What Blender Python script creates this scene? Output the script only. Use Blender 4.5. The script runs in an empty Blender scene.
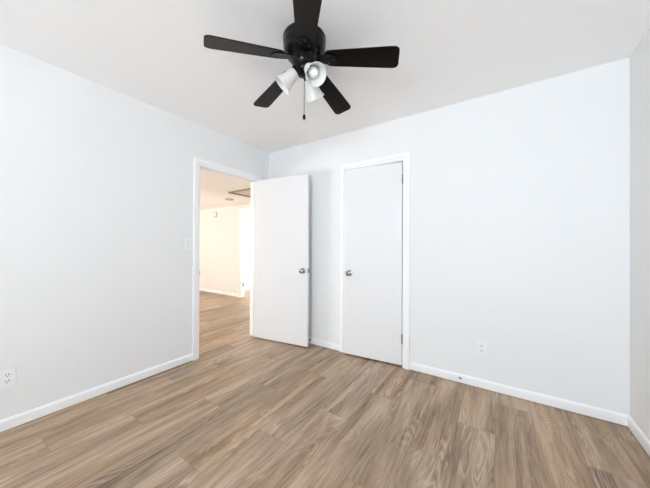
import bpy, bmesh, math, random
from mathutils import Vector, Matrix
C = bpy.context.scene.collection
SC = bpy.context.scene
pi = math.pi
# ------------------------------------------------------------------ room constants (metres, camera stands over the origin)
H = 2.44                      # bedroom ceiling
XL, XR, YB, YR = -2.604, 0.730, 2.545, -2.60     # inner faces: left, right, back, rear wall
WT = 0.11                     # wall thickness
HZ = 2.10                     # hallway ceiling
HX0, HX1 = -7.3, XL - WT      # hallway extent
HY0, HY1 = -2.6, 3.89
WX0, WX1, WZ0, WZ1 = -0.70, 0.68, 0.62, 2.12       # window in the rear wall

# ------------------------------------------------------------------ camera
cam_d = bpy.data.cameras.new('camera'); cam = bpy.data.objects.new('camera', cam_d); C.objects.link(cam)
SC.camera = cam
yaw, pit, rol = 0.5833, 0.0042, 0.0048
F = Vector((-math.sin(yaw)*math.cos(pit), math.cos(yaw)*math.cos(pit), math.sin(pit)))
R = Vector((math.cos(yaw), math.sin(yaw), 0)); U = R.cross(F)
R2 = R*math.cos(rol) + U*math.sin(rol); U2 = R2.cross(F)
cam.matrix_world = Matrix(((R2.x, U2.x, -F.x, 0), (R2.y, U2.y, -F.y, 0), (R2.z, U2.z, -F.z, 1.1809), (0, 0, 0, 1)))
cam_d.sensor_width = 36; cam_d.lens = 260.79/650*36
cam_d.shift_y = 0.758/650
cam_d.clip_start = 0.02

# ------------------------------------------------------------------ world, lights, exposure
w = bpy.data.worlds.new('world'); SC.world = w; w.use_nodes = True
bg = w.node_tree.nodes['Background']; bg.inputs[0].default_value = (0.80, 0.90, 1.0, 1); bg.inputs[1].default_value = 1.0

def area(name, loc, aim, sx, sy, power, col, spread=180):
    d = bpy.data.lights.new(name, 'AREA'); d.shape = 'RECTANGLE'; d.size = sx; d.size_y = sy
    d.energy = power; d.color = col; d.spread = math.radians(spread)
    o = bpy.data.objects.new(name, d); C.objects.link(o); o.location = loc
    o.rotation_euler = (Vector(aim) - Vector(loc)).to_track_quat('-Z', 'Y').to_euler()
    return o
WXC = (WX0 + WX1)/2
area('window_ground_light', (WXC, YR + 0.03, 1.02), (WXC - 0.05, YR + 2.0, 3.6), 1.3, 0.8, 88, (0.87, 0.935, 1.0), 170)
area('window_sky_light', (WXC, YR + 0.03, 1.72), (WXC - 0.1, YR + 3.0, 1.62), 1.3, 0.7, 14, (0.60, 0.81, 1.0), 105)
area('hallway_daylight', (HX0 + 0.06, -0.3, 0.80), (-5.4, 1.9, 4.6), 1.8, 1.1, 275, (0.98, 1.0, 1.0))
area('far_room_daylight', (-3.6, 5.9, 1.3), (-4.9, 4.0, 0.9), 1.2, 1.6, 70, (1.0, 0.97, 0.92))

SC.view_settings.view_transform = 'Standard'; SC.view_settings.look = 'None'
SC.view_settings.exposure = 0.03; SC.view_settings.gamma = 1; SC.view_settings.use_curve_mapping = False
try:
    SC.cycles.max_bounces = 16; SC.cycles.diffuse_bounces = 12; SC.cycles.use_denoising = True
    SC.cycles.sample_clamp_indirect = 6
except Exception:
    pass

# ------------------------------------------------------------------ materials
def nodes(m):
    m.use_nodes = True
    return m.node_tree, m.node_tree.nodes, m.node_tree.links
def mat(name, col, rough=0.5, metal=0.0, bump=0.0, bscale=200, var=0.0, vscale=6, spec=0.5):
    m = bpy.data.materials.new(name); t, n, l = nodes(m); b = n['Principled BSDF']
    b.inputs['Roughness'].default_value = rough; b.inputs['Metallic'].default_value = metal
    b.inputs['Specular IOR Level'].default_value = spec
    tc = n.new('ShaderNodeTexCoord')
    nz = n.new('ShaderNodeTexNoise'); nz.inputs['Scale'].default_value = vscale; nz.inputs['Detail'].default_value = 4
    l.new(tc.outputs['Object'], nz.inputs['Vector'])
    mx = n.new('ShaderNodeMix'); mx.data_type = 'RGBA'
    mx.inputs['A'].default_value = (*[c*(1-var) for c in col], 1)
    mx.inputs['B'].default_value = (*[min(1, c*(1+var)) for c in col], 1)
    l.new(nz.outputs['Fac'], mx.inputs['Factor']); l.new(mx.outputs['Result'], b.inputs['Base Color'])
    if bump:
        nb = n.new('ShaderNodeTexNoise'); nb.inputs['Scale'].default_value = bscale; nb.inputs['Detail'].default_value = 3
        l.new(tc.outputs['Object'], nb.inputs['Vector'])
        bp = n.new('ShaderNodeBump'); bp.inputs['Strength'].default_value = bump; bp.inputs['Distance'].default_value = 0.002
        l.new(nb.outputs['Fac'], bp.inputs['Height']); l.new(bp.outputs['Normal'], b.inputs['Normal'])
    return m
M_wall = mat('wall_paint', (0.825, 0.83, 0.83), 0.6, bump=0.15, bscale=160, var=0.006, spec=0.3)
M_ceil = mat('ceiling_paint', (0.95, 0.95, 0.95), 0.8, bump=0.25, bscale=90, var=0.008, spec=0.2)
M_trim = mat('trim_paint', (0.91, 0.915, 0.92), 0.32, var=0.006)
M_door = mat('door_paint', (0.80, 0.80, 0.805), 0.36, bump=0.05, bscale=40, var=0.006)
M_hall = mat('hallway_paint', (0.79, 0.765, 0.725), 0.6, bump=0.1, var=0.008, spec=0.3)
M_hceil = mat('hallway_ceiling_paint', (0.94, 0.92, 0.88), 0.7, bump=0.1, var=0.008, spec=0.3)
M_nickel = mat('satin_nickel', (0.36, 0.34, 0.31), 0.22, 1.0, var=0.05)
M_bronze = mat('dark_bronze', (0.006, 0.005, 0.005), 0.22, 0.0, var=0.2, vscale=12, spec=0.2)
M_screw = mat('dark_screw', (0.06, 0.055, 0.05), 0.35, 0.6, var=0.1)
M_plastic = mat('white_plastic', (0.86, 0.87, 0.88), 0.3, var=0.005)
M_dark = mat('dark_slot', (0.03, 0.03, 0.03), 0.7, var=0.1)
M_beige = mat('hatch_beige', (0.70, 0.60, 0.48), 0.6, var=0.03)
M_brown = mat('hatch_frame', (0.22, 0.17, 0.13), 0.5, var=0.05)
M_grey = mat('grey_plastic', (0.50, 0.43, 0.36), 0.5, var=0.03)
M_bulb = mat('frosted_bulb', (0.90, 0.91, 0.93), 0.25, var=0.004)
M_rubber = mat('grey_rubber', (0.10, 0.10, 0.11), 0.6, var=0.1)
M_closet_shade = mat('closet_painted_shade', (0.20, 0.20, 0.20), 0.7, var=0.02)  # closet walls painted dark: the interior's shade is put into the colour

def glass_shade():
    m = bpy.data.materials.new('frosted_white_glass'); t, n, l = nodes(m)
    n.remove(n['Principled BSDF']); out = n['Material Output']
    nz = n.new('ShaderNodeTexNoise'); nz.inputs['Scale'].default_value = 20
    rp = n.new('ShaderNodeValToRGB'); rp.color_ramp.elements[0].color = (0.86, 0.86, 0.85, 1); rp.color_ramp.elements[1].color = (0.93, 0.93, 0.92, 1)
    l.new(nz.outputs['Fac'], rp.inputs['Fac'])
    d = n.new('ShaderNodeBsdfDiffuse'); tr = n.new('ShaderNodeBsdfTranslucent'); g = n.new('ShaderNodeBsdfGlossy')
    g.inputs['Roughness'].default_value = 0.2
    for x in (d, tr): l.new(rp.outputs['Color'], x.inputs['Color'])
    m1 = n.new('ShaderNodeMixShader'); m1.inputs[0].default_value = 0.35
    l.new(d.outputs[0], m1.inputs[1]); l.new(tr.outputs[0], m1.inputs[2])
    m2 = n.new('ShaderNodeMixShader'); m2.inputs[0].default_value = 0.05
    l.new(m1.outputs[0], m2.inputs[1]); l.new(g.outputs[0], m2.inputs[2])
    l.new(m2.outputs[0], out.inputs['Surface'])
    return m
M_shade = glass_shade()

def blade_mat():
    m = bpy.data.materials.new('espresso_blade'); t, n, l = nodes(m); b = n['Principled BSDF']
    tc = n.new('ShaderNodeTexCoord'); mp = n.new('ShaderNodeMapping'); mp.inputs['Scale'].default_value = (3, 60, 20)
    nz = n.new('ShaderNodeTexNoise'); nz.inputs['Scale'].default_value = 2; nz.inputs['Detail'].default_value = 5
    rp = n.new('ShaderNodeValToRGB')
    rp.color_ramp.elements[0].color = (0.004, 0.003, 0.003, 1); rp.color_ramp.elements[1].color = (0.007, 0.0045, 0.0042, 1)
    l.new(tc.outputs['Object'], mp.inputs['Vector']); l.new(mp.outputs['Vector'], nz.inputs['Vector'])
    l.new(nz.outputs['Fac'], rp.inputs['Fac']); l.new(rp.outputs['Color'], b.inputs['Base Color'])
    b.inputs['Roughness'].default_value = 0.32; b.inputs['Specular IOR Level'].default_value = 0.13; b.inputs['Specular Tint'].default_value = (1.0, 0.80, 0.68, 1)
    return m
M_blade = blade_mat()

PW, PL = 0.210, 1.185     # plank width, length
def floor_mat():
    m = bpy.data.materials.new('oak_plank_floor'); t, n, l = nodes(m); b = n['Principled BSDF']
    def math_(op, a, bb=None, c=None):
        x = n.new('ShaderNodeMath'); x.operation = op
        for i, v in enumerate((a, bb, c)):
            if v is None: continue
            if isinstance(v, (int, float)): x.inputs[i].default_value = v
            else: l.new(v, x.inputs[i])
        return x.outputs[0]
    def comb(x, y, z):
        c = n.new('ShaderNodeCombineXYZ')
        for i, v in enumerate((x, y, z)):
            if isinstance(v, (int, float)): c.inputs[i].default_value = v
            else: l.new(v, c.inputs[i])
        return c.outputs[0]
    geo = n.new('ShaderNodeNewGeometry'); sp = n.new('ShaderNodeSeparateXYZ'); l.new(geo.outputs['Position'], sp.inputs[0])
    X, Y = sp.outputs[0], sp.outputs[1]
    u = math_('DIVIDE', math_('ADD', X, 1.06 + PW*60), PW)
    col = math_('FLOOR', u); fu = math_('FRACT', u)
    v = math_('SUBTRACT', math_('DIVIDE', math_('ADD', Y, PL*60 - 1.57), PL), math_('MULTIPLY', col, 1/3))   # joints step by a third of a plank
    row = math_('FLOOR', v); fv = math_('FRACT', v)
    wid = n.new('ShaderNodeTexWhiteNoise'); wid.noise_dimensions = '2D'; l.new(comb(col, row, 0), wid.inputs['Vector'])
    r1 = wid.outputs['Value']
    sc = n.new('ShaderNodeSeparateColor'); l.new(wid.outputs['Color'], sc.inputs[0]); r2, r3 = sc.outputs[1], sc.outputs[2]
    # seams
    eu = math_('MULTIPLY', math_('MINIMUM', fu, math_('SUBTRACT', 1.0, fu)), PW)
    ev = math_('MULTIPLY', math_('MINIMUM', fv, math_('SUBTRACT', 1.0, fv)), PL)
    e = math_('MINIMUM', eu, ev)
    seam = math_('SUBTRACT', 1.0, math_('SMOOTH_MIN', math_('DIVIDE', e, 0.0022), 1.0, 0.2))
    # grain, every plank with its own offset
    off = math_('MULTIPLY', r1, 57.0); off2 = math_('MULTIPLY', r2, 31.0)
    def noise(sx, sy, det, rough, dist=0.0, scale=1.0):
        z = n.new('ShaderNodeTexNoise'); z.inputs['Scale'].default_value = scale; z.inputs['Detail'].default_value = det
        z.inputs['Roughness'].default_value = rough; z.inputs['Distortion'].default_value = dist
        l.new(comb(math_('ADD', math_('MULTIPLY', X, sx), off), math_('ADD', math_('MULTIPLY', Y, sy), off2), off), z.inputs['Vector'])
        return z.outputs['Fac']
    broad = noise(10.0, 0.9, 4, 0.55, 0.9)
    fine = noise(95.0, 5.0, 5, 0.68, 0.3)
    pore = noise(210.0, 9.0, 3, 0.6)
    # cathedral figure: contour lines of a smooth field stretched along the plank
    field = noise(7.5, 1.15, 1.6, 0.45, 0.25)
    cont = math_('SINE', math_('MULTIPLY', field, 150.0))
    pale = math_('POWER', math_('MAXIMUM', cont, 0.0), 3.0)
    darkl = math_('POWER', math_('MAXIMUM', math_('MULTIPLY', cont, -1.0), 0.0), 2.0)
    mask = noise(5.0, 1.3, 2, 0.5)
    mk = math_('MINIMUM', 1.0, math_('MAXIMUM', 0.0, math_('MULTIPLY', math_('SUBTRACT', mask, 0.50), 7.0)))
    strk = noise(44.0, 2.2, 5, 0.66, 1.0)
    tone = math_('ADD', math_('MULTIPLY', math_('SUBTRACT', broad, 0.5), 1.15), 0.56)
    tone = math_('ADD', tone, math_('MULTIPLY', math_('SUBTRACT', strk, 0.5), 0.42))
    tone = math_('ADD', tone, math_('MULTIPLY', math_('SUBTRACT', fine, 0.5), 0.62))
    tone = math_('ADD', tone, math_('MULTIPLY', math_('SUBTRACT', r1, 0.5), 0.10))
    tone = math_('SUBTRACT', tone, math_('MULTIPLY', math_('MAXIMUM', 0.0, math_('SUBTRACT', pore, 0.56)), 0.9))
    tone = math_('ADD', tone, math_('MULTIPLY', math_('MULTIPLY', pale, mk), 0.24))
    tone = math_('SUBTRACT', tone, math_('MULTIPLY', math_('MULTIPLY', darkl, mk), 0.10))
    rp = n.new('ShaderNodeValToRGB'); el = rp.color_ramp.elements
    el[0].position = 0.26; el[0].color = (0.150, 0.097, 0.062, 1)
    el[1].position = 0.80; el[1].color = (0.520, 0.395, 0.285, 1)
    k = el.new(0.43); k.color = (0.285, 0.195, 0.128, 1)
    k = el.new(0.60); k.color = (0.400, 0.288, 0.197, 1)
    l.new(tone, rp.inputs['Fac'])
    # warm and grey planks
    hs = n.new('ShaderNodeHueSaturation'); l.new(rp.outputs['Color'], hs.inputs['Color'])
    l.new(math_('ADD', 0.95, math_('MULTIPLY', r3, 0.20)), hs.inputs['Saturation'])
    mx = n.new('ShaderNodeMix'); mx.data_type = 'RGBA'; l.new(math_('MULTIPLY', seam, 0.55), mx.inputs['Factor'])
    l.new(hs.outputs['Color'], mx.inputs['A']); mx.inputs['B'].default_value = (0.09, 0.06, 0.045, 1)
    l.new(mx.outputs['Result'], b.inputs['Base Color'])
    l.new(math_('ADD', 0.34, math_('MULTIPLY', fine, 0.14)), b.inputs['Roughness'])
    b.inputs['Specular IOR Level'].default_value = 0.5
    bp = n.new('ShaderNodeBump'); bp.inputs['Strength'].default_value = 0.25; bp.inputs['Distance'].default_value = 0.001
    l.new(math_('SUBTRACT', fine, seam), bp.inputs['Height']); l.new(bp.outputs['Normal'], b.inputs['Normal'])
    return m
M_floor = floor_mat()

# ------------------------------------------------------------------ mesh helpers
def box(bm, lo, hi, bev=0.0, seg=2):
    r = bmesh.ops.create_cube(bm, size=1)
    vs = r['verts']
    for v in vs:
        v.co = Vector([lo[i] + (v.co[i] + 0.5)*(hi[i] - lo[i]) for i in range(3)])
    if bev:
        ed = list({e for v in vs for e in v.link_edges})
        bmesh.ops.bevel(bm, geom=ed, offset=bev, segments=seg, affect='EDGES', profile=0.5)
    return bm
def lathe(bm, prof, n=32, mtx=None, close=True):
    """prof: list of (r, z) around +Z"""
    rows = []
    for r, z in prof:
        if r < 1e-6: rows.append([bm.verts.new((0, 0, z))])
        else: rows.append([bm.verts.new((r*math.cos(2*pi*i/n), r*math.sin(2*pi*i/n), z)) for i in range(n)])
    for a, b in zip(rows, rows[1:]):
        for i in range(n):
            j = (i + 1) % n
            f = [a[i % len(a)], a[j % len(a)], b[j % len(b)], b[i % len(b)]]
            f = list(dict.fromkeys(f))
            if len(f) > 2: bm.faces.new(f)
    if mtx is not None:
        for row in rows:
            for v in row: v.co = mtx @ v.co
    return bm
def sweep(bm, path, prof):
    """path: list of (origin, u, v) frames; prof: closed list of (a, b) -> origin + a*u + b*v"""
    rows = [[bm.verts.new(Vector(o) + a*Vector(u) + b*Vector(v)) for a, b in prof] for o, u, v in path]
    n = len(prof)
    for p, q in zip(rows, rows[1:]):
        for i in range(n): bm.faces.new((p[i], p[(i+1) % n], q[(i+1) % n], q[i]))
    bm.faces.new(rows[0]); bm.faces.new(list(reversed(rows[-1])))
    return bm
def tube(bm, pts, r, n=10):
    pts = [Vector(p) for p in pts]; fr = []
    for i, p in enumerate(pts):
        t = (pts[min(i+1, len(pts)-1)] - pts[max(i-1, 0)]).normalized()
        a = t.cross(Vector((0.31, 0.17, 0.93))).normalized(); fr.append((p, a, t.cross(a)))
    return sweep(bm, fr, [(r*math.cos(2*pi*k/n), r*math.sin(2*pi*k/n)) for k in range(n)])
def link(name, bm, m, parent=None, smooth=False, loc=None):
    bmesh.ops.recalc_face_normals(bm, faces=bm.faces)
    me = bpy.data.meshes.new(name); bm.to_mesh(me); bm.free(); me.materials.append(m)
    if smooth:
        for p in me.polygons: p.use_smooth = True
        try: me.set_sharp_from_angle(angle=math.radians(38))
        except Exception: pass
    o = bpy.data.objects.new(name, me); C.objects.link(o)
    if parent: o.parent = parent
    if loc: o.location = loc
    return o
def tag(o, label=None, cat=None, group=None, kind=None):
    if label: o['label'] = label
    if cat: o['category'] = cat
    if group: o['group'] = group
    if kind: o['kind'] = kind
    return o
def struct(name, bm, m, label, cat, smooth=False):
    return tag(link(name, bm, m, None, smooth), label, cat, None, 'structure')
def empty(name, loc, rz, label, cat, group=None, kind=None):
    o = bpy.data.objects.new(name, None); C.objects.link(o); o.location = loc; o.rotation_euler = (0, 0, rz)
    o.empty_display_size = 0.05
    return tag(o, label, cat, group, kind)
def frame_z(loc, d):
    """matrix that carries +Z onto d at loc"""
    return Matrix.Translation(loc) @ Vector(d).to_track_quat('Z', 'Y').to_matrix().to_4x4()

# ------------------------------------------------------------------ floor and ceilings
bm = bmesh.new(); box(bm, (HX0 - 0.2, HY0 - 0.2, -0.08), (XR + 0.3, 7.0, 0.0))
struct('floor', bm, M_floor, 'tan oak plank floor running on into the hallway', 'floor')
bm = bmesh.new(); box(bm, (XL - WT, YR - WT, H), (XR + WT, YB + 0.8, H + 0.08))
struct('ceiling', bm, M_ceil, 'plain white bedroom ceiling above the fan', 'ceiling')
bm = bmesh.new(); box(bm, (HX0 - 0.1, HY0 - 0.1, HZ), (HX1, HY1 + 0.0, HZ + 0.08))
struct('ceiling_hallway', bm, M_hceil, 'low cream ceiling of the hallway beyond the open door', 'ceiling')

# ------------------------------------------------------------------ walls
DO0, DO1, DOH = 1.559, 2.329, 2.012      # opening to the hallway (Y range, height)
CO0, CO1, COH = -1.392, -0.770, 2.018    # closet opening (X range, height)
bm = bmesh.new()
box(bm, (XL - WT, YR, 0), (XL, DO0 - 0.02, H)); box(bm, (XL - WT, DO1 + 0.02, 0), (XL, YB + 0.8, H)); box(bm, (XL - WT, DO0 - 0.02, DOH + 0.02), (XL, DO1 + 0.02, H))
struct('wall_left', bm, M_wall, 'white left wall holding the doorway to the hallway', 'wall')
bm = bmesh.new()
box(bm, (XL, YB, 0), (CO0 - 0.02, YB + WT, H)); box(bm, (CO1 + 0.02, YB, 0), (XR, YB + WT, H)); box(bm, (CO0 - 0.02, YB, COH + 0.02), (CO1 + 0.02, YB + WT, H))
struct('wall_back', bm, M_wall, 'white back wall holding the closet door', 'wall')
bm = bmesh.new(); box(bm, (XR, YR, 0), (XR + WT, YB + WT, H))
struct('wall_right', bm, M_wall, 'white right wall, a narrow strip at the right edge', 'wall')
# rear wall behind the camera with its window
bm = bmesh.new()
box(bm, (XL - WT, YR - WT, 0), (WX0, YR, H)); box(bm, (WX1, YR - WT, 0), (XR + WT, YR, H))
box(bm, (WX0, YR - WT, 0), (WX1, YR, WZ0)); box(bm, (WX0, YR - WT, WZ1), (WX1, YR, H))
struct('wall_rear', bm, M_wall, 'white rear wall with the window', 'wall')
bm = bmesh.new()
for a, b in (((WX0, WZ0), (WX1, WZ0 + 0.05)), ((WX0, WZ1 - 0.05), (WX1, WZ1)), ((WX0, WZ0 + 0.05), (WX0 + 0.05, WZ1 - 0.05)), ((WX1 - 0.05, WZ0 + 0.05), (WX1, WZ1 - 0.05)), (((WX0 + WX1)/2 - 0.025, WZ0 + 0.05), ((WX0 + WX1)/2 + 0.025, WZ1 - 0.05))):
    box(bm, (a[0], YR - 0.09, a[1]), (b[0], YR - 0.04, b[1]), 0.004)
struct('window_1', bm, M_trim, 'white framed window in the rear wall', 'window')
# closet interior
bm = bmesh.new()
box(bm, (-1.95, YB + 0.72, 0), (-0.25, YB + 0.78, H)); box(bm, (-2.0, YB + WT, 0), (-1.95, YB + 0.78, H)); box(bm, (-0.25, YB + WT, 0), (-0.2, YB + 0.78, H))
struct('wall_closet', bm, M_closet_shade, 'inside walls of the closet behind the closet door', 'wall')
# hallway
FO0, FO1, FOH = -4.855, -4.09, 1.955
bm = bmesh.new()
box(bm, (HX0, HY1, 0), (FO0 - 0.015, HY1 + WT, 2.44)); box(bm, (FO1 + 0.015, HY1, 0), (HX1, HY1 + WT, 2.44)); box(bm, (FO0 - 0.015, HY1, FOH + 0.015), (FO1 + 0.015, HY1 + WT, 2.44))
struct('wall_hallway', bm, M_hall, 'cream hallway wall seen through the open doorway', 'wall')
bm = bmesh.new()
box(bm, (HX0 - WT, HY0, 0), (HX0, HY1 + WT, 2.44)); box(bm, (HX0, HY0 - WT, 0), (HX1 + WT, HY0, 2.44))
struct('wall_hallway_end', bm, M_hall, 'cream end walls of the hallway room', 'wall')
bm = bmesh.new()
box(bm, (-5.6, HY1 + WT, 0), (-5.5, 6.4, 2.4)); box(bm, (-5.6, 6.3, 0), (-2.9, 6.4, 2.4)); box(bm, (-3.0, HY1 + WT, 0), (-2.9, 6.4, 2.4)); box(bm, (-5.6, HY1 + WT, 2.4), (-2.9, 6.4, 2.46))
struct('wall_far_room', bm, M_wall, 'white walls of the bright room past the hallway', 'wall')

# ------------------------------------------------------------------ trim profiles
BB = [(0, 0.005), (0.013, 0.005), (0.013, 0.058), (0.011, 0.066), (0.006, 0.072), (0.004, 0.075), (0, 0.075)]       # (out, up)
def baseboard(bm, p0, p1, out):
    u = Vector(out); path = [(Vector(p0), u, Vector((0, 0, 1))), (Vector(p1), u, Vector((0, 0, 1)))]
    sweep(bm, path, BB)
CW = 0.068
CAS = [(0, 0), (0, 0.009), (0.004, 0.011), (0.022, 0.011), (0.026, 0.0165), (0.030, 0.0185), (0.050, 0.019), (0.062, 0.019), (CW, 0.015), (CW, 0)]  # (across, out)
def casing(bm, a, b, top, org, along, out, rev=0.005):
    """U-shaped mitred casing. a, b: opening limits along `along`; org on the wall face"""
    A = Vector(along); O = Vector(out); Z = Vector((0, 0, 1)); org = Vector(org)
    a -= rev; b += rev; top += rev
    path = [(org + A*a, -A, O), (org + A*a + Z*top, -A + Z, O), (org + A*b + Z*top, A + Z, O), (org + A*b, A, O)]
    sweep(bm, path, CAS)
def jamb(bm, a, b, top, org, along, inn, depth, th=0.02, stop=None):
    A = Vector(along); N = Vector(inn); org = Vector(org)
    def bx(x0, x1, z0, z1, d0, d1, bev=0.0015):
        p = [org + A*x0 + N*d0, org + A*x1 + N*d1]
        lo = [min(p[0][i], p[1][i]) for i in range(2)] + [z0]; hi = [max(p[0][i], p[1][i]) for i in range(2)] + [z1]
        box(bm, lo, hi, bev, 1)
    bx(a - th, a, 0, top + th, 0, depth); bx(b, b + th, 0, top + th, 0, depth); bx(a, b, top, top + th, 0, depth)
    if stop:
        s0, s1 = stop
        bx(a, a + 0.011, 0, top, s0, s1); bx(b - 0.011, b, 0, top, s0, s1); bx(a + 0.011, b - 0.011, top - 0.011, top, s0, s1)
XV, YV = (1, 0, 0), (0, 1, 0)
bm = bmesh.new()
casing(bm, DO0, DO1, DOH, (XL, 0, 0), YV, XV); jamb(bm, DO0, DO1, DOH, (XL, 0, 0), YV, (-1, 0, 0), WT, stop=(0.040, 0.075))
casing(bm, DO0, DO1, DOH, (XL - WT, 0, 0), YV, (-1, 0, 0))
trim1 = struct('trim_1', bm, M_trim, 'white casing and jamb around the open hallway doorway', 'door frame')
bm = bmesh.new(); box(bm, (XL - 0.034, DO0 - 0.0005, 0.865), (XL + 0.0015, DO0 + 0.0015, 0.925), 0.0005, 1)
box(bm, (XL - 0.002, DO0 - 0.004, 0.875), (XL + 0.010, DO0 + 0.0012, 0.915), 0.0005, 1)
tag(link('strike_plate', bm, M_nickel, trim1), 'small metal strike plate')
bm = bmesh.new()
casing(bm, CO0, CO1, COH, (0, YB, 0), XV, (0, -1, 0)); jamb(bm, CO0, CO1, COH, (0, YB, 0), XV, (0, 1, 0), WT, stop=(0.040, 0.075))
struct('trim_2', bm, M_trim, 'white casing and jamb around the closet door', 'door frame')
bm = bmesh.new()
casing(bm, FO0, FO1, FOH, (0, HY1, 0), XV, (0, -1, 0)); jamb(bm, FO0, FO1, FOH, (0, HY1, 0), XV, (0, 1, 0), WT, 0.015)
trim3 = struct('trim_3', bm, M_trim, 'white casing of the bright doorway at the hallway end', 'door frame')
for z in (1.74, 0.24):
    bm = bmesh.new(); box(bm, (FO0, HY1 + 0.050, z), (FO0 + 0.003, HY1 + 0.090, z + 0.09), 0.001, 1)
    tag(link('hinge', bm, M_nickel, trim3), 'metal hinge leaf')

bm = bmesh.new(); baseboard(bm, (XL, YR, 0), (XL, DO0 - 0.005 - CW, 0), XV); baseboard(bm, (XL, DO1 + 0.005 + CW, 0), (XL, YB, 0), XV)
struct('baseboard_left', bm, M_trim, 'white baseboard along the left wall', 'baseboard')
bm = bmesh.new(); baseboard(bm, (XL + 0.013, YB, 0), (CO0 - 0.005 - CW, YB, 0), (0, -1, 0)); baseboard(bm, (CO1 + 0.005 + CW, YB, 0), (XR, YB, 0), (0, -1, 0))
struct('baseboard_back', bm, M_trim, 'white baseboard along the back wall beside the closet', 'baseboard')
bm = bmesh.new(); baseboard(bm, (XR, YR, 0), (XR, YB - 0.013, 0), (-1, 0, 0))
struct('baseboard_right', bm, M_trim, 'white baseboard along the right wall', 'baseboard')
bm = bmesh.new(); baseboard(bm, (HX0, HY1, 0), (FO0 - 0.005 - CW, HY1, 0), (0, -1, 0))
struct('baseboard_hallway', bm, M_trim, 'pale baseboard under the cream hallway wall', 'baseboard')

# ------------------------------------------------------------------ doors
def knob_mesh(d):
    """knob standing on the face at the origin, pointing along d"""
    bm = bmesh.new()
    lathe(bm, [(0, 0), (0.032, 0), (0.0325, 0.003), (0.030, 0.007), (0.018, 0.010), (0.0125, 0.013), (0.0115, 0.026), (0.015, 0.031),
               (0.023, 0.036), (0.0272, 0.044), (0.0275, 0.052), (0.0255, 0.059), (0.020, 0.0635), (0.0105, 0.0645), (0.0095, 0.0635), (0.006, 0.0635), (0.005, 0.0655), (0, 0.0655)], 28, frame_z((0, 0, 0), d))
    return bm
def door(name, loc, rz, wid, hgt, sgn, knob_z, hinge_zs, label, faces, gap=0.012):
    """leaf runs from the hinge along local +X; sgn: local y side the thickness lies on"""
    y0, y1 = sorted((0, sgn*0.035))
    bm = bmesh.new(); box(bm, (0.003, y0, gap), (wid, y1, hgt), 0.0018, 2)
    d = link(name, bm, M_door, None); d.location = loc; d.rotation_euler = (0, 0, rz)
    tag(d, label, 'door', None, 'structure')
    for s in faces:
        k = link('door_knob', knob_mesh((0, s, 0)), M_nickel, d, True); k.location = (wid - 0.060, y1 if s > 0 else y0, knob_z); tag(k, 'round satin metal knob')
    bm = bmesh.new(); box(bm, (wid - 0.001, (y0+y1)/2 - 0.0125, knob_z - 0.029), (wid + 0.0012, (y0+y1)/2 + 0.0125, knob_z + 0.029), 0.0004, 1)
    box(bm, (wid, (y0+y1)/2 - 0.007, knob_z - 0.008), (wid + 0.009, (y0+y1)/2 + 0.007, knob_z + 0.008), 0.002, 1)
    tag(link('latch_plate', bm, M_nickel, d), 'small metal latch plate')
    for z in hinge_zs:
        bm = bmesh.new()
        ys = -sgn*0.006          # knuckle stands proud of the hinge face
        for i in range(5):
            lathe(bm, [(0, 0), (0.0062, 0), (0.0062, 0.0165), (0, 0.0165)], 14, Matrix.Translation((-0.001, ys, z - 0.044 + i*0.0175)))
        for zz in (z - 0.048, z + 0.0435): lathe(bm, [(0, 0), (0.004, 0), (0.0048, 0.002), (0.004, 0.0045), (0, 0.0045)], 12, Matrix.Translation((-0.001, ys, zz)))
        box(bm, (0.0005, -sgn*0.004 if sgn < 0 else -0.004, z - 0.044) if False else (0.0, min(ys, sgn*0.026), z - 0.044), (0.0026, max(ys, sgn*0.026), z + 0.044), 0.0004, 1)
        tag(link('hinge', bm, M_nickel, d, True), 'metal hinge')
    return d
# open door: hinged on the far jamb, swung into the room a little past square
door('door_1', (XL + 0.011, DO1 - 0.004, 0), math.radians(8.76), 0.769, 2.010, -1, 0.890, (1.78, 1.02, 0.26), 'white flat door standing open beside the hallway doorway', (1, -1))
# closet door: hinged at its right, almost shut
door('door_2', (CO1 - 0.003, YB - 0.003, 0), math.radians(180 + 5.2), 0.614, 2.006, -1, 0.890, (1.84, 0.277), 'white flat closet door standing slightly ajar in the back wall', (1,), 0.018)

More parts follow.
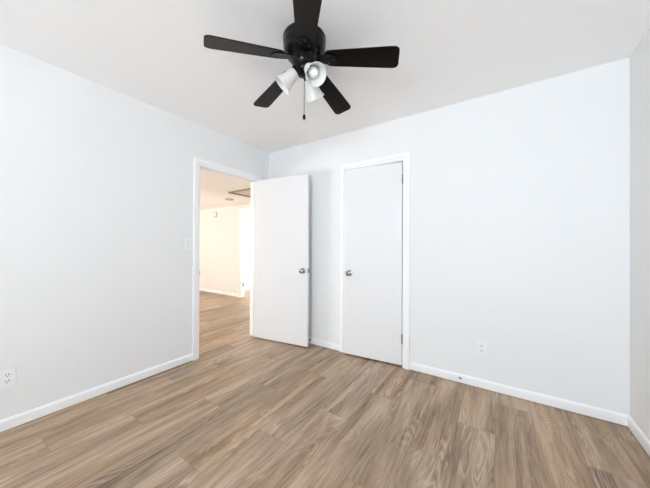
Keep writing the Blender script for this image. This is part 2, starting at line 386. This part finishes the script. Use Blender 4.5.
# ------------------------------------------------------------------ wall plates
def plate_mesh():
    bm = bmesh.new(); box(bm, (-0.033, 0, -0.056), (0.033, 0.003, 0.056)); box(bm, (-0.0365, 0.0022, -0.0595), (0.0365, 0.0072, 0.0595), 0.0018, 3); return bm
def outlet(loc, rz, label):
    """local +Y points into the room"""
    t = empty('wall_outlet', loc, rz, label, 'outlet', 'white wall outlets')
    link('cover_plate', plate_mesh(), M_plastic, t)
    for dz in (0.0195, -0.0195):
        bm = bmesh.new(); lathe(bm, [(0, 0.004), (0.0172, 0.004), (0.0172, 0.0078), (0.0164, 0.0084), (0, 0.0084)], 28, Matrix.Translation((0, 0, dz)) @ Matrix.Rotation(-pi/2, 4, 'X'))
        s = link('socket', bm, M_plastic, t, True)
        for dx, hh in ((-0.0064, 0.0082), (0.0064, 0.0068)):
            bm = bmesh.new(); box(bm, (dx - 0.0022, 0.0078, dz + 0.003 - hh/2), (dx + 0.0022, 0.0088, dz + 0.003 + hh/2))
            tag(link('slot', bm, M_dark, s), 'dark blade slot')
        bm = bmesh.new(); lathe(bm, [(0, 0.0078), (0.0029, 0.0078), (0.0029, 0.0088), (0, 0.0088)], 12, Matrix.Translation((0, 0, dz - 0.0085)) @ Matrix.Rotation(-pi/2, 4, 'X'))
        tag(link('ground_hole', bm, M_dark, s), 'dark round ground hole')
    bm = bmesh.new(); lathe(bm, [(0, 0.005), (0.003, 0.005), (0.003, 0.0072), (0.0026, 0.0078), (0, 0.008)], 12, Matrix.Rotation(-pi/2, 4, 'X'))
    link('screw', bm, M_plastic, t, True)
    return t
outlet((-0.106, YB, 0.334), pi, 'white wall outlet low on the back wall right of the closet')
outlet((XL, 0.276, 0.331), -pi/2, 'white wall outlet low on the left wall at the photo edge')
t = empty('light_switch', (XL, 1.435, 1.200), -pi/2, 'small white light switch on the left wall beside the doorway', 'light switch')
link('cover_plate', plate_mesh(), M_plastic, t)
bm = bmesh.new(); box(bm, (-0.006, 0.0045, -0.0125), (0.006, 0.0075, 0.0125), 0.0006, 1); tag(link('toggle_slot', bm, M_grey, t), 'grey toggle surround')
bm = bmesh.new(); sweep(bm, [((0, 0.004, 0.000), (1, 0, 0), (0, 0, 1)), ((0, 0.019, 0.008), (1, 0, 0), (0, 0, 1))], [(-0.0045, -0.006), (0.0045, -0.006), (0.0045, 0.004), (-0.0045, 0.004)])
link('toggle', bm, M_plastic, t)
for dz in (0.030, -0.030):
    bm = bmesh.new(); lathe(bm, [(0, 0.005), (0.003, 0.005), (0.003, 0.0072), (0.0026, 0.0078), (0, 0.008)], 12, Matrix.Translation((0, 0, dz)) @ Matrix.Rotation(-pi/2, 4, 'X'))
    link('screw', bm, M_nickel, t, True)

# ------------------------------------------------------------------ door stop and cap on the baseboard
t = empty('door_stop', (-1.876, YB - 0.013, 0.055), 0, 'small dark door stop on the baseboard behind the open door', 'door stop')
RXm = Matrix.Rotation(pi/2, 4, 'X')
bm = bmesh.new(); lathe(bm, [(0, 0), (0.013, 0), (0.0125, 0.003), (0.007, 0.007), (0.0055, 0.010), (0.0055, 0.040), (0, 0.040)], 18, RXm)
link('rod', bm, M_nickel, t, True)
bm = bmesh.new(); lathe(bm, [(0, 0.038), (0.009, 0.038), (0.0095, 0.041), (0.0095, 0.052), (0.008, 0.056), (0, 0.057)], 18, RXm)
tag(link('rubber_tip', bm, M_rubber, t, True), 'dark rubber tip')
t = empty('cable_cap', (-0.263, YB - 0.013, 0.045), 0, 'tiny round metal cap on the baseboard near the outlet', 'wall cap')
bm = bmesh.new(); lathe(bm, [(0.006, 0), (0.0115, 0), (0.0115, 0.003), (0.0095, 0.0045), (0.007, 0.0045), (0.006, 0.002)], 20, RXm); link('ring', bm, M_nickel, t, True)
bm = bmesh.new(); lathe(bm, [(0, 0), (0.0065, 0), (0.0065, 0.0015), (0, 0.0015)], 16, RXm); tag(link('hole', bm, M_grey, t, True), 'grey centre')

# ------------------------------------------------------------------ ceiling fan
FX, FY = -0.980, 1.248
ZB = 2.318; DROOP = math.radians(7.4)
fan = empty('ceiling_fan', (FX, FY, H), 0, 'dark five blade ceiling fan with three white glass lights', 'ceiling fan')
def z_(z): return z - H
bm = bmesh.new()
lathe(bm, [(0, 0), (0.127, 0), (0.1305, -0.006), (0.1305, -0.020), (0.128, -0.028), (0.129, -0.034), (0.127, -0.060), (0.122, -0.078), (0.1225, -0.084), (0.117, -0.096),
           (0.104, -0.108), (0.105, -0.113), (0.088, -0.126), (0.089, -0.131), (0.072, -0.150), (0.066, -0.160), (0, -0.160)], 56)
link('motor_housing', bm, M_bronze, fan, True)
bm = bmesh.new()
lathe(bm, [(0, -0.156), (0.072, -0.156), (0.074, -0.162), (0.068, -0.174), (0.060, -0.184), (0.056, -0.188), (0.057, -0.193), (0.053, -0.206), (0.046, -0.216), (0.032, -0.223), (0.014, -0.226), (0.010, -0.232), (0, -0.233)], 44)
link('switch_housing', bm, M_bronze, fan, True)
# blades
def blade_outline():
    pts = []
    r0, r1, w0, w1 = 0.128, 0.560, 0.100, 0.134
    def wd(r): return (w0 + (w1 - w0)*min(1, (r - r0)/(r1 - r0)*1.15))/2
    N = 14
    lower = [(r0 + 0.03 + (r1 - 0.055 - r0)*i/N, wd(r0 + 0.03 + (r1 - 0.055 - r0)*i/N)) for i in range(N + 1)]
    arc = []
    rc = 0.026; cy = w1/2 - rc
    for i in range(1, 8):
        a = pi/2 - (pi/2)*i/7; arc.append((r1 - rc + rc*math.cos(a), cy + rc*math.sin(a)))
    root = []
    for i in range(0, 6):
        a = pi - (pi/2)*i/6; root.append((r0 + 0.03 + 0.03*math.cos(a), wd(r0) - 0.03 + 0.03*math.sin(a)))
    half = root + lower + arc
    return half + [(x, -y) for x, y in reversed(half)]
def blade_bm():
    bm = bmesh.new(); o = blade_outline()
    top = [bm.verts.new((x, y, 0.003)) for x, y in o]; bot = [bm.verts.new((x, y, -0.003)) for x, y in o]
    bm.faces.new(top); bm.faces.new(list(reversed(bot))); n = len(o)
    for i in range(n): bm.faces.new((top[i], bot[i], bot[(i+1) % n], top[(i+1) % n]))
    bmesh.ops.bevel(bm, geom=[e for e in bm.edges if abs(e.verts[0].co.z - e.verts[1].co.z) < 1e-6], offset=0.0012, segments=1, affect='EDGES')
    return bm
def iron_bm():
    """bracket: a plate under the blade root that tapers to a bent arm at the hub"""
    bm = bmesh.new()
    st = [(0.050, 0.024, 0.000), (0.085, 0.022, -0.002), (0.108, 0.026, -0.0050), (0.125, 0.032, -0.0056), (0.145, 0.035, -0.0056), (0.172, 0.033, -0.0056), (0.192, 0.024, -0.0060), (0.204, 0.010, -0.0060)]
    sweep(bm, [((r, 0, z), (0, h, 0), (0, 0, 1)) for r, h, z in st], [(-1, -0.0025), (1, -0.0025), (1, 0.0025), (-1, 0.0025)])
    return bm
PITCH = math.radians(12)
b0 = i0 = s0 = None
for k in range(5):
    a = -2.13919 - k*2*pi/5
    if b0 is None:
        b = b0 = link('blade', blade_bm(), M_blade, fan); 
        ir = i0 = link('blade_bracket', iron_bm(), M_bronze, b, True)
        scr = []
        for sx, sy in ((0.152, 0.024), (0.152, -0.024), (0.186, 0.0)):
            bm = bmesh.new(); lathe(bm, [(0, -0.008), (0.0048, -0.008), (0.0042, -0.0105), (0.002, -0.0115), (0, -0.0117)], 12, Matrix.Translation((sx, sy, 0)))
            scr.append(link('screw', bm, M_screw, b, True))
    else:
        b = b0.copy(); C.objects.link(b); b.parent = fan
        for c in [i0] + scr:
            q = c.copy(); C.objects.link(q); q.parent = b
    b.rotation_mode = 'XYZ'; b.rotation_euler = (-PITCH, DROOP, a); b.location = (0, 0, z_(ZB))
    tag(b, None)
# three glass lights
def shade_bm():
    bm = bmesh.new()
    out = [(0.027, 0.0), (0.0315, 0.006), (0.034, 0.020), (0.0375, 0.042), (0.042, 0.066), (0.048, 0.088), (0.055, 0.105), (0.0615, 0.116), (0.0635, 0.119)]
    inn = [(r - 0.003, z) for r, z in reversed(out)]
    lathe(bm, out + [(0.062, 0.1202)] + inn + [(0.027, 0.0)], 40)
    return bm
sh0 = None
for az, dz in ((-150.0, 0.010), (-23.0, -0.003), (97.0, 0.002)):
    a = math.radians(az); er = Vector((math.cos(a), math.sin(a), 0))
    neck = er*0.052 + Vector((0, 0, z_(2.232 + dz))); mouth = er*0.136 + Vector((0, 0, z_(2.150 + dz)))
    d = (mouth - neck).normalized()
    mt = frame_z(neck, d)
    if sh0 is None:
        s = sh0 = link('lamp_shade', shade_bm(), M_shade, fan, True); tag(s, 'white frosted glass bell shade')
        bm = bmesh.new(); lathe(bm, [(0, 0.006), (0.012, 0.006), (0.013, 0.030), (0.018, 0.042), (0.0255, 0.056), (0.0290, 0.072), (0.0265, 0.088), (0.018, 0.098), (0.008, 0.1025), (0, 0.103)], 28)
        bu = link('light_bulb', bm, M_bulb, s, True); tag(bu, 'round white bulb')
        bm = bmesh.new(); lathe(bm, [(0, -0.030), (0.014, -0.030), (0.016, -0.016), (0.030, -0.008), (0.0325, 0.000), (0.0330, 0.006), (0.0322, 0.008), (0.0315, 0.001), (0, -0.001)], 28)
        cu = link('shade_holder', bm, M_bronze, s, True); tag(cu, 'dark metal shade holder')
    else:
        s = sh0.copy(); C.objects.link(s); s.parent = fan
        for c in (bu, cu):
            q = c.copy(); C.objects.link(q); q.parent = s
    s.matrix_local = mt
# pull chain from the front of the switch housing
tc = Vector((0.617, -0.786, 0))
bm = bmesh.new(); p0 = tc*0.050 + Vector((0, 0, z_(2.238))); p1 = tc*0.058 + Vector((0, 0, z_(2.230)))
tube(bm, [p0 - tc*0.006, p0, p0 + tc*0.006 - Vector((0, 0, 0.002)), p1], 0.0028, 8)
zf = 1.946
for i in range(64):
    z = z_(2.230) + (z_(zf) - z_(2.230))*i/63
    lathe(bm, [(0, -0.0022), (0.0016, -0.0012), (0.0022, 0), (0.0016, 0.0012), (0, 0.0022)], 8, Matrix.Translation((p1.x, p1.y, z)))
tube(bm, [(p1.x, p1.y, z_(2.230)), (p1.x, p1.y, z_(zf))], 0.0009, 6)
ch = link('pull_chain', bm, M_bronze, fan, True); tag(ch, 'thin dark bead chain')
bm = bmesh.new(); lathe(bm, [(0, 0.006), (0.003, 0.005), (0.007, -0.003), (0.0095, -0.012), (0.0085, -0.020), (0.005, -0.026), (0, -0.0275)], 20, Matrix.Translation((p1.x, p1.y, z_(zf))))
tag(link('chain_fob', bm, M_bronze, ch, True), 'dark rounded fob')

# ------------------------------------------------------------------ hallway fittings
t = empty('ceiling_hatch', (-3.48, 3.20, HZ), 0, 'pale framed hatch in the hallway ceiling', 'ceiling hatch')
hx, hy = 0.38, 0.38
bm = bmesh.new()
sweep(bm, [((-hx, -hy, 0), (1, 1, 0), (0, 0, -1)), ((-hx, hy, 0), (1, -1, 0), (0, 0, -1)), ((hx, hy, 0), (-1, -1, 0), (0, 0, -1)), ((hx, -hy, 0), (-1, 1, 0), (0, 0, -1)), ((-hx, -hy, 0), (1, 1, 0), (0, 0, -1))],
      [(0, 0), (0, 0.022), (0.045, 0.016), (0.045, 0)])
link('frame', bm, M_brown, t)
bm = bmesh.new(); box(bm, (-hx + 0.045, -hy + 0.045, -0.008), (hx - 0.045, hy - 0.045, 0)); link('panel', bm, M_beige, t)
bm = bmesh.new(); lathe(bm, [(0, -0.008), (0.016, -0.008), (0.020, -0.020), (0.012, -0.030), (0, -0.031)], 18, Matrix.Translation((0.10, -0.24, 0))); tag(link('pull_knob', bm, M_rubber, t, True), 'dark pull knob')
t = empty('smoke_detector', (-4.44, 3.27, HZ), 0, 'small flat round disc on the hallway ceiling', 'smoke detector')
bm = bmesh.new(); lathe(bm, [(0, 0), (0.080, 0), (0.080, -0.010), (0.076, -0.020), (0, -0.024)], 36); link('housing', bm, M_grey, t, True)
bm = bmesh.new(); lathe(bm, [(0, -0.022), (0.030, -0.022), (0.028, -0.028), (0, -0.029)], 28); link('vent_cap', bm, M_beige, t, True)
t = empty('door_chime', (-5.80, HY1, 1.945), 0, 'round pale disc high on the cream hallway wall', 'wall disc')
bm = bmesh.new(); lathe(bm, [(0, 0), (0.075, 0), (0.075, 0.014), (0.068, 0.026), (0.050, 0.030), (0, 0.030)], 36, RXm); link('housing', bm, M_plastic, t, True)
bm = bmesh.new(); lathe(bm, [(0.048, 0.026), (0.066, 0.026), (0.064, 0.036), (0.052, 0.038)], 36, RXm); tag(link('rim', bm, M_grey, t, True), 'grey raised rim')
